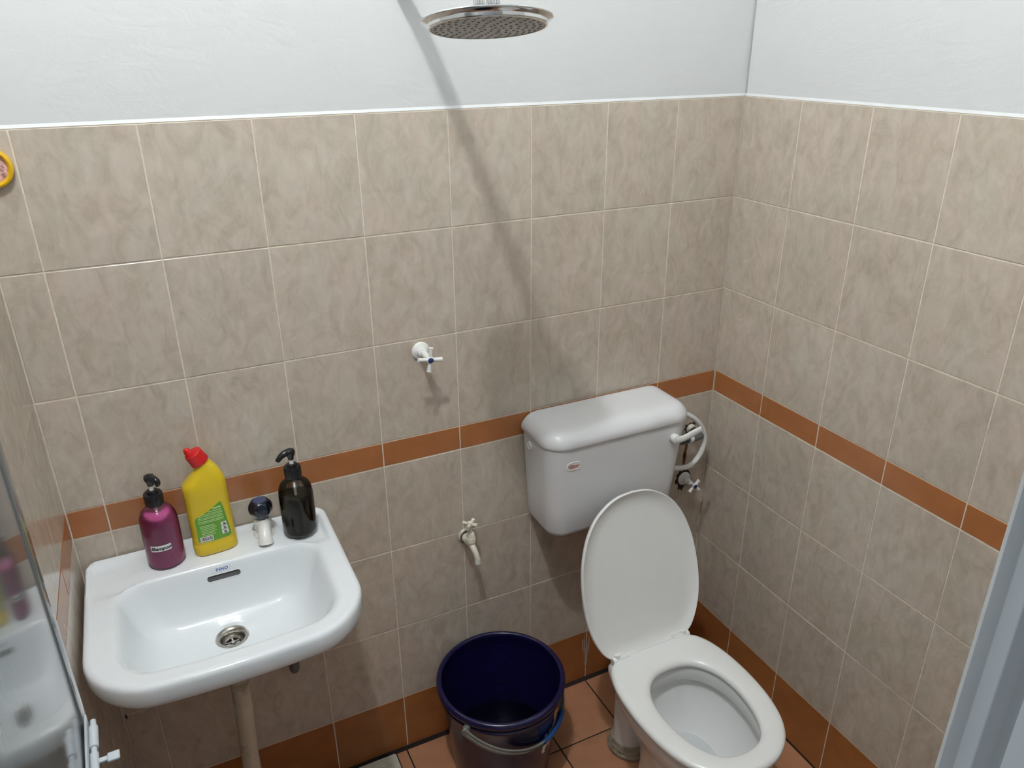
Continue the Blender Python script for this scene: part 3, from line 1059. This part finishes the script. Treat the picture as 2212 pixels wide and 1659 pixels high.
def blob(cx, cz, w, h, n=18, rough=.3):
    out = []
    for i in range(n):
        a = 2 * PI * i / n
        k = 1 + random.uniform(-rough, rough)
        out.append((cx + w * k * math.cos(a), cz + h * k * math.sin(a)))
    return out


def wall_mark(name, mat, polys, lift=.0007):
    gm = G()
    for p in polys:
        v, f = prism(p, 0, lift - .0003)
        gm.add(([(x, -.0003 - z, y) for x, y, z in v], f))
    return gm.make(name, mat, wall_back, smooth=False)


wall_mark('rust_stain', 'rust', [blob(-.081, .757, .006, .040, 22, .35), blob(-.085, .730, .004, .03, 14, .4)])
wall_mark('broken_tile_edge', 'old_hole', [blob(-.083, .652, .024, .035, 24, .22), blob(-.0727, .825, .021, .019, 20, .25)])
wall_mark('lime_smear', 'lime_smear', [blob(-.405 + dx, .105 + dz, .0016, ln, 10, .5) for dx, dz, ln in ((0, 0, .06), (.005, -.01, .045), (-.006, .01, .05), (.010, .02, .03), (-.012, .03, .028), (.003, -.04, .03))])
wall_mark('screw_hole', 'cavity', [blob(-1.669, .432, .0022, .0075, 10, .1)])

# ------------------------------------------------------------------ toilet
TX = -.421
to = thing('toilet', 'white toilet with open lid and seat, standing before the cistern', 'toilet', (TX, -.50, 0))
T0 = Matrix.Translation((0, .50, 0))      # geometry below is written in room y, toilet-centred x


def sym(half, sub=6):
    """closed outline from a right-hand half running back to front"""
    c = catmull([(x, y, 0) for x, y in half], sub)
    right = [(p.x, p.y) for p in c]
    left = [(-x, y) for x, y in reversed(right[1:-1])]
    return right + left


seat_half = [(0, -.338), (.060, -.338), (.085, -.338), (.110, -.343), (.132, -.356), (.150, -.385), (.163, -.430), (.1690, -.490), (.1680, -.550), (.160, -.612), (.142, -.668), (.113, -.712), (.075, -.741), (.038, -.755), (0, -.759)]
hole_half = [(0, -.421), (.030, -.424), (.058, -.435), (.082, -.458), (.099, -.492), (.1065, -.535), (.105, -.580), (.096, -.625), (.079, -.664), (.056, -.690), (.028, -.702), (0, -.705)]


def resample(pts, n):
    P = pts + [pts[0]]
    L = [0]
    for a, b in zip(P, P[1:]):
        L.append(L[-1] + math.hypot(b[0] - a[0], b[1] - a[1]))
    out, j = [], 0
    for i in range(n):
        s = L[-1] * i / n
        while L[j + 1] < s:
            j += 1
        t = (s - L[j]) / max(L[j + 1] - L[j], 1e-9)
        out.append((P[j][0] + (P[j + 1][0] - P[j][0]) * t, P[j][1] + (P[j + 1][1] - P[j][1]) * t))
    return out


NS = 112
SO = resample(sym(seat_half), NS)
SH = resample(sym(hole_half), NS)


def shrink(pts, k, c=None):
    """move each outline point inwards by k along its normal"""
    n = len(pts)
    out = []
    for i in range(n):
        a, b = pts[i - 1], pts[(i + 1) % n]
        tx_, ty_ = b[0] - a[0], b[1] - a[1]
        l = math.hypot(tx_, ty_) or 1
        out.append((pts[i][0] + k * ty_ / l * WIND, pts[i][1] - k * tx_ / l * WIND))
    return out


area = sum(a[0] * b[1] - b[0] * a[1] for a, b in zip(SO, SO[1:] + SO[:1]))
WIND = -1 if area > 0 else 1
at = lambda pts, z: [(x, y, z) for x, y in pts]
SZ0, SZ1 = .397, .418
rings = [at(shrink(SO, .004), SZ0), at(shrink(SO, .0005), SZ0 + .003), at(SO, SZ0 + .008), at(SO, SZ0 + .012), at(shrink(SO, .003), SZ1 - .004), at(shrink(SO, .009), SZ1 - .0012), at(shrink(SO, .018), SZ1)]
rings += [at(shrink(SH, -.022), SZ1), at(shrink(SH, -.012), SZ1 - .001), at(shrink(SH, -.005), SZ1 - .0045), at(shrink(SH, -.001), SZ1 - .010), at(SH, SZ0 + .004), at(shrink(SH, -.004), SZ0)]
rings.append(rings[0])
seat = G().add(loft(rings, False, False), T0).make('seat', 'seat_plastic', to, angle=60)
# pan: outer skin, rim, inside of the bowl
rim = shrink(SO, .010)
pan_r = []


def foot(pts, k, z, cy=-.50, sx=1.0, dy=0.0):
    return [(x * k * sx, cy + (y - cy) * k + dy, z) for x, y in pts]


pan_r.append(foot(rim, .66, 0.0, -.47, .92))
pan_r.append(foot(rim, .66, .02, -.47, .92))
pan_r.append(foot(rim, .58, .05, -.47, .88))
pan_r.append(foot(rim, .56, .12, -.47, .86))
pan_r.append(foot(rim, .62, .19, -.48, .88))
pan_r.append(foot(rim, .76, .26, -.49, .94))
pan_r.append(foot(rim, .90, .315, -.50, .97))
pan_r.append(foot(rim, .975, .345, -.51, .99))
pan_r += [at(shrink(rim, .003), .362), at(rim, .372), at(rim, .388), at(shrink(rim, .004), .3945), at(shrink(rim, .010), .3955)]
ih = shrink(SH, -.006)
pan_r += [at(shrink(ih, -.008), .3955), at(shrink(ih, -.002), .393), at(ih, .386), at(ih, .352), at(shrink(ih, -.004), .347), at(shrink(ih, -.014), .346), at(shrink(ih, -.016), .340)]
for k, z, dy in ((1.10, .315, -.004), (1.0, .285, 0), (.86, .25, .006), (.70, .222, .014), (.54, .203, .022), (.36, .190, .03), (.18, .184, .034)):
    pan_r.append([(x * k, -.56 + (y + .56) * k + dy, z) for x, y in ih])
G().add(loft(pan_r, True, True), T0).make('pan', 'ceramic_toilet', to, angle=55)
wr = [[(x * k, -.56 + (y + .56) * k + .018, z) for x, y in ih] for k, z in ((.62, .2080), (.60, .2095))]
G().add(loft(wr), T0).make('water', 'bowl_water', to)
# outlet leg behind the pan with its cement collar
G().add(tube([(-.004, -.282, .0), (-.004, -.282, .20), (-.003, -.296, .29), (-.001, -.33, .325), (0, -.350, .330)], lambda t: .046 + .006 * t, 32, 6), T0).make('outlet_leg', 'ceramic_toilet', to)
G().add(lathe([(.060, 0), (.062, .012), (.0575, .018), (.0585, .025), (.054, .031), (.052, .037), (.045, .039)], 40, lambda a, z: .02 * math.sin(3 * a + 40 * z)), T0 @ Matrix.Translation((-.004, -.282, 0))).make('outlet_collar', 'cement', to)
# back block of the pan under the hinges
bk = [[(x, y, z) for x, y in rrect(-.125 + i, .125 - i, -.385, -.318 - i, .02, 6, 3)] for i, z in ((.05, .27), (.02, .31), (.004, .35), (0, .372), (0, .386), (.004, .3935), (.012, .3952))]
G().add(loft(bk), T0).make('hinge_block', 'ceramic_toilet', to)
# lid, tipped back against the cistern
LO = resample(sym([(0, -.346), (.060, -.346), (.095, -.347), (.128, -.360), (.152, -.392), (.170, -.440), (.178, -.495), (.177, -.555), (.168, -.615), (.148, -.670), (.118, -.713), (.078, -.742), (.040, -.756), (0, -.760)]), NS)
LO = [(x, -.346 + (y + .346) * 1.045) for x, y in LO]
lid_r = [at(shrink(LO, .002), .000), at(LO, .002), at(LO, .008), at(shrink(LO, .002), .013), at(shrink(LO, .010), .017), at(shrink(LO, .03), .020), at(shrink(LO, .075), .0225), at([(x * .2, -.55 + (y + .55) * .2) for x, y in LO], .0235)]
lid_in = [at(shrink(LO, .004), .0004), at(shrink(LO, .006), .0025), at(shrink(LO, .016), .0075), at(shrink(LO, .026), .0125), at(shrink(LO, .045), .0145), at([(x * .3, -.55 + (y + .55) * .3) for x, y in LO], .0155)]
rings = lid_in[::-1] + lid_r
HP = Vector((0, -.3395, .4020))
ANG = math.radians(-107.0)
MLID = T0 @ Matrix.Translation(HP) @ Matrix.Rotation(ANG, 4, 'X') @ Matrix.Translation((0, .3425, -.003))
lid = G().add(loft(rings), MLID).make('lid', 'seat_plastic', to, angle=55)
for s in (-1, 1):
    hg = G().add(tube([(s * .070, -.3425, .4125), (s * .088, -.3425, .4125), (s * .120, -.3425, .4125)], .0095, 22), T0)
    hg.add(tube([(s * .104, -.3425, .4125), (s * .104, -.341, .419), (s * .104, -.3385, .427)], .0080, 14, 4), T0)
    hg.add(rbox(s * .100 - .018, s * .100 + .018, -.352, -.330, .394, .412, .004), T0)
    hg.make('hinge', 'seat_plastic', to)

# ------------------------------------------------------------------ bucket
bk_ = thing('bucket', 'dark blue plastic bucket with grey handle standing by the wall', 'bucket', (-.783, -.1785, .0004))
RT, RB_, HB = .166, .128, .330
rad = lambda z: RB_ + (RT - RB_) * z / HB
outp = [(0, .006), (RB_ - .012, .006), (RB_ - .008, 0), (RB_ - .001, .001), (RB_, .006)] + [(rad(z), z) for z in (.05, .10, .15, .20, .25, .285)]
outp += [(RT + .001, .296), (RT + .0012, .300), (RT - .001, .302), (RT, .310), (RT + .0045, .314), (RT + .0062, .320), (RT + .0055, .327), (RT + .001, .331), (RT - .005, .3315), (RT - .008, .329), (RT - .009, .322), (RT - .0055, .31)]
outp += [(rad(z) - .003, z) for z in (.28, .22, .16, .10, .05, .014)] + [(RB_ - .012, .010), (0, .0095)]
G().add(lathe(outp, 72)).make('pail', 'bucket_blue', bk_, angle=45)
G().add(lathe([(0, .100), (rad(.10) - .0042, .100), (rad(.10) - .0040, .1015), (rad(.1) - .008, .1022), (0, .1022)], 56)).make('water', 'water', bk_)
# handle: half ring about the axis through the two lugs
AX = Vector((.825, .565, 0)).normalized()
PE = Vector((AX.y, -AX.x, 0))
PZ = .302
HR = .1830
phi = math.asin(.088 / .183)
DV = (PE * math.cos(phi) + Vector((0, 0, -1)) * math.sin(phi)).normalized()
NV = AX.cross(DV).normalized()


def hpt(a):
    return AX * (-HR * math.cos(a)) + DV * (HR * math.sin(a)) + Vector((0, 0, PZ))


def strap(a0, a1, w, th, n=40, off=0.0):
    rings = []
    for i in range(n + 1):
        a = a0 + (a1 - a0) * i / n
        c = hpt(a)
        rd = (c - Vector((0, 0, PZ))).normalized()
        rings.append([c + rd * (x + off) + NV * y for x, y in rrect(-th, th, -w, w, min(th, w) * .6, 3, 2)])
    return loft(rings)


hd = G().add(strap(0.0, PI, .0125, .0022, 64)).add(strap(0.06, PI - .06, .0020, .0045, 64)).make('handle', 'handle_grey', bk_)
G().add(strap(PI * .41, PI * .61, .0125, .0062, 24)).make('hand_grip', 'grip_blue', hd)
for s in (-1, 1):
    c = AX * (s * (RT + .004)) + Vector((0, 0, PZ))
    G().add(lathe([(0, -.006), (.009, -.006), (.009, .004), (.006, .006), (.0045, .012), (.0065, .0135), (.0065, .0155), (0, .016)], 24), place(c, AX * s)).make('handle_lug', 'handle_grey', bk_)
# torn remains of the paper sticker
def torn(a0, a1, z0, z1, mat, name, seed):
    random.seed(seed)
    v, f = [], []
    nz_ = 10
    for i in range(nz_ + 1):
        z = z0 + (z1 - z0) * i / nz_
        e0 = a0 + random.uniform(-.03, .03)
        e1 = a1 + random.uniform(-.03, .03)
        for k in range(5):
            a = e0 + (e1 - e0) * k / 4
            r = rad(z) + .0006
            v.append((r * math.cos(a), r * math.sin(a), z))
    n = len(v)
    for i in range(nz_):
        for k in range(4):
            q = i * 5 + k
            f.append((q, q + 1, q + 6, q + 5))
    mk(name, v, f, mat, bk_)


torn(-.95, -.78, .205, .284, 'paper_tan', 'sticker_remnant', 5)
torn(-1.20, -1.12, .150, .225, 'paper_white', 'sticker_remnant', 6)
torn(-1.06, -.93, .165, .225, 'paper_tan', 'sticker_remnant', 8)

# ------------------------------------------------------------------ floor trap
ft = thing('floor_trap', 'yellowed square plastic floor drain grate by the wall', 'drain', ((DRX0 + DRX1) / 2, (DRY0 + DRY1) / 2, 0))
hw = (DRX1 - DRX0) / 2 - .002
pr2 = G()
ang_n = 8
slots = []
# grate ring with radial slots: frame plate minus openings built as bars
NSEG = 12
pr2.add(loft([[(x, y, z) for x, y in rrect(-hw + i, hw - i, -hw + i, hw - i, .006, 8, 10)] for i, z in ((0, 0), (0, .005), (.0015, .0062), (.004, .0062))] +
             [[(.052 * math.cos(a), .052 * math.sin(a), z) for a in [math.atan2(y, x) for x, y in rrect(-hw, hw, -hw, hw, .006, 8, 10)]] for z in (.0058, .0020)], False, False))
for k in range(NSEG):
    pr2.add(rbox(.014, .0535, -.0048, .0048, .0020, .0060, .001), Matrix.Rotation(2 * PI * k / NSEG, 4, 'Z'))
pr2.add(lathe([(0, .0064), (.017, .0062), (.018, .005), (.018, .002), (0, .002)], 28))
pr2.make('grate', 'drain_plastic', ft, angle=30)
G().add(box_geo(-hw + .004, hw - .004, -hw + .004, hw - .004, -.0011, .0012)).make('sump', 'cavity', ft, smooth=False)

# ------------------------------------------------------------------ shower head and arm
HC = Vector((-.9015, -.431, 1.9015))
shw = thing('rain_shower', 'round chrome rain shower on a wall arm near the ceiling', 'shower', HC)
nd = Vector((-.035, -.165, -1)).normalized()          # direction the face looks
MH = place((0, 0, 0), -nd)                             # local +z is the back of the head
G().add(lathe([(.0872, -.0085), (.0905, -.0085), (.0916, -.0070), (.0920, -.0026), (.0930, -.0018), (.1000, .0014), (.1008, .0028), (.0995, .0044), (.0800, .0080), (.0500, .0115), (.0300, .0150), (.0200, .0200), (.0165, .0210), (0, .0210)], 72, caps=False), MH).make('head_shell', 'chrome', shw, angle=28)
G().add(lathe([(0, -.0082), (.0850, -.0082), (.0872, -.0078), (.0874, -.004), (0, -.004)], 64), MH).make('face_plate', 'nozzle_face', shw)
nz2 = G()
for rr, cnt in ((.012, 6), (.024, 10), (.036, 14), (.048, 18), (.060, 24), (.071, 28), (.080, 32)):
    for k in range(cnt):
        a = 2 * PI * (k + (.5 if cnt % 4 else 0)) / cnt
        nz2.add(lathe([(.0024, -.0075), (.0023, -.0088), (.0014, -.0093), (0, -.0093)], 8), MH @ Matrix.Translation((rr * math.cos(a), rr * math.sin(a), 0)))
no_ = nz2.make('nozzles', 'nozzle_rubber', shw)
no_['kind'] = 'stuff'
kr = lambda a, z: .04 * (1 if math.cos(24 * a) > 0 else -1) * (1 if .0225 < z < .0405 else 0)
G().add(lathe([(0, .0200), (.0185, .0205), (.0195, .023), (.0195, .040), (.0175, .042), (.0120, .0425), (0, .0425)], 192, kr), MH).make('swivel_nut', 'chrome', shw, angle=25)
ball = MH @ Vector((0, 0, .052))
WB = Vector((-.902, 0.006, 1.992))
arm = [Vector((0, 0, 0)) + ball, ball + Vector((0, .010, .028)), ball + Vector((.004, .050, .058)), WB - HC + Vector((0, -.14, .036)), WB - HC + Vector((0, -.05, .010)), WB - HC]
G().add(lathe([(0, .040), (.0135, .042), (.0145, .050), (.0120, .060), (0, .062)], 28), MH).make('ball_joint', 'chrome', shw)
G().add(tube(arm, .0142, 20, 8)).make('arm', 'chrome', shw)
G().add(lathe([(0, 0), (.0300, 0), (.0310, .003), (.0260, .009), (.0150, .014), (.0125, .020), (0, .020)], 36), place(WB - HC, (0, -1, 0))).make('wall_flange', 'chrome', shw)

# ------------------------------------------------------------------ round yellow-rimmed disc by the left corner
yd = thing('wall_disc', 'small round picture disc with yellow rim near the left corner', 'disc', (-1.6405, -0.0005, 1.684))
MD = place((0, 0, 0), (0, -1, 0))
G().add(lathe([(.0250, .001), (.0250, .008), (.0262, .0105), (.0295, .0120), (.0328, .0105), (.0340, .006), (.0336, .0), (.0250, .0)], 48), MD).make('rim', 'ring_yellow', yd)
G().add(lathe([(0, .001), (.0255, .001), (.0255, .006), (0, .0064)], 40), MD).make('picture', 'picture_pink', yd)
G().add(prism(blob(-.004, .003, .012, .009, 16, .25), .0063, .0068), MD).make('red_motif', 'ink_red', yd, smooth=False)
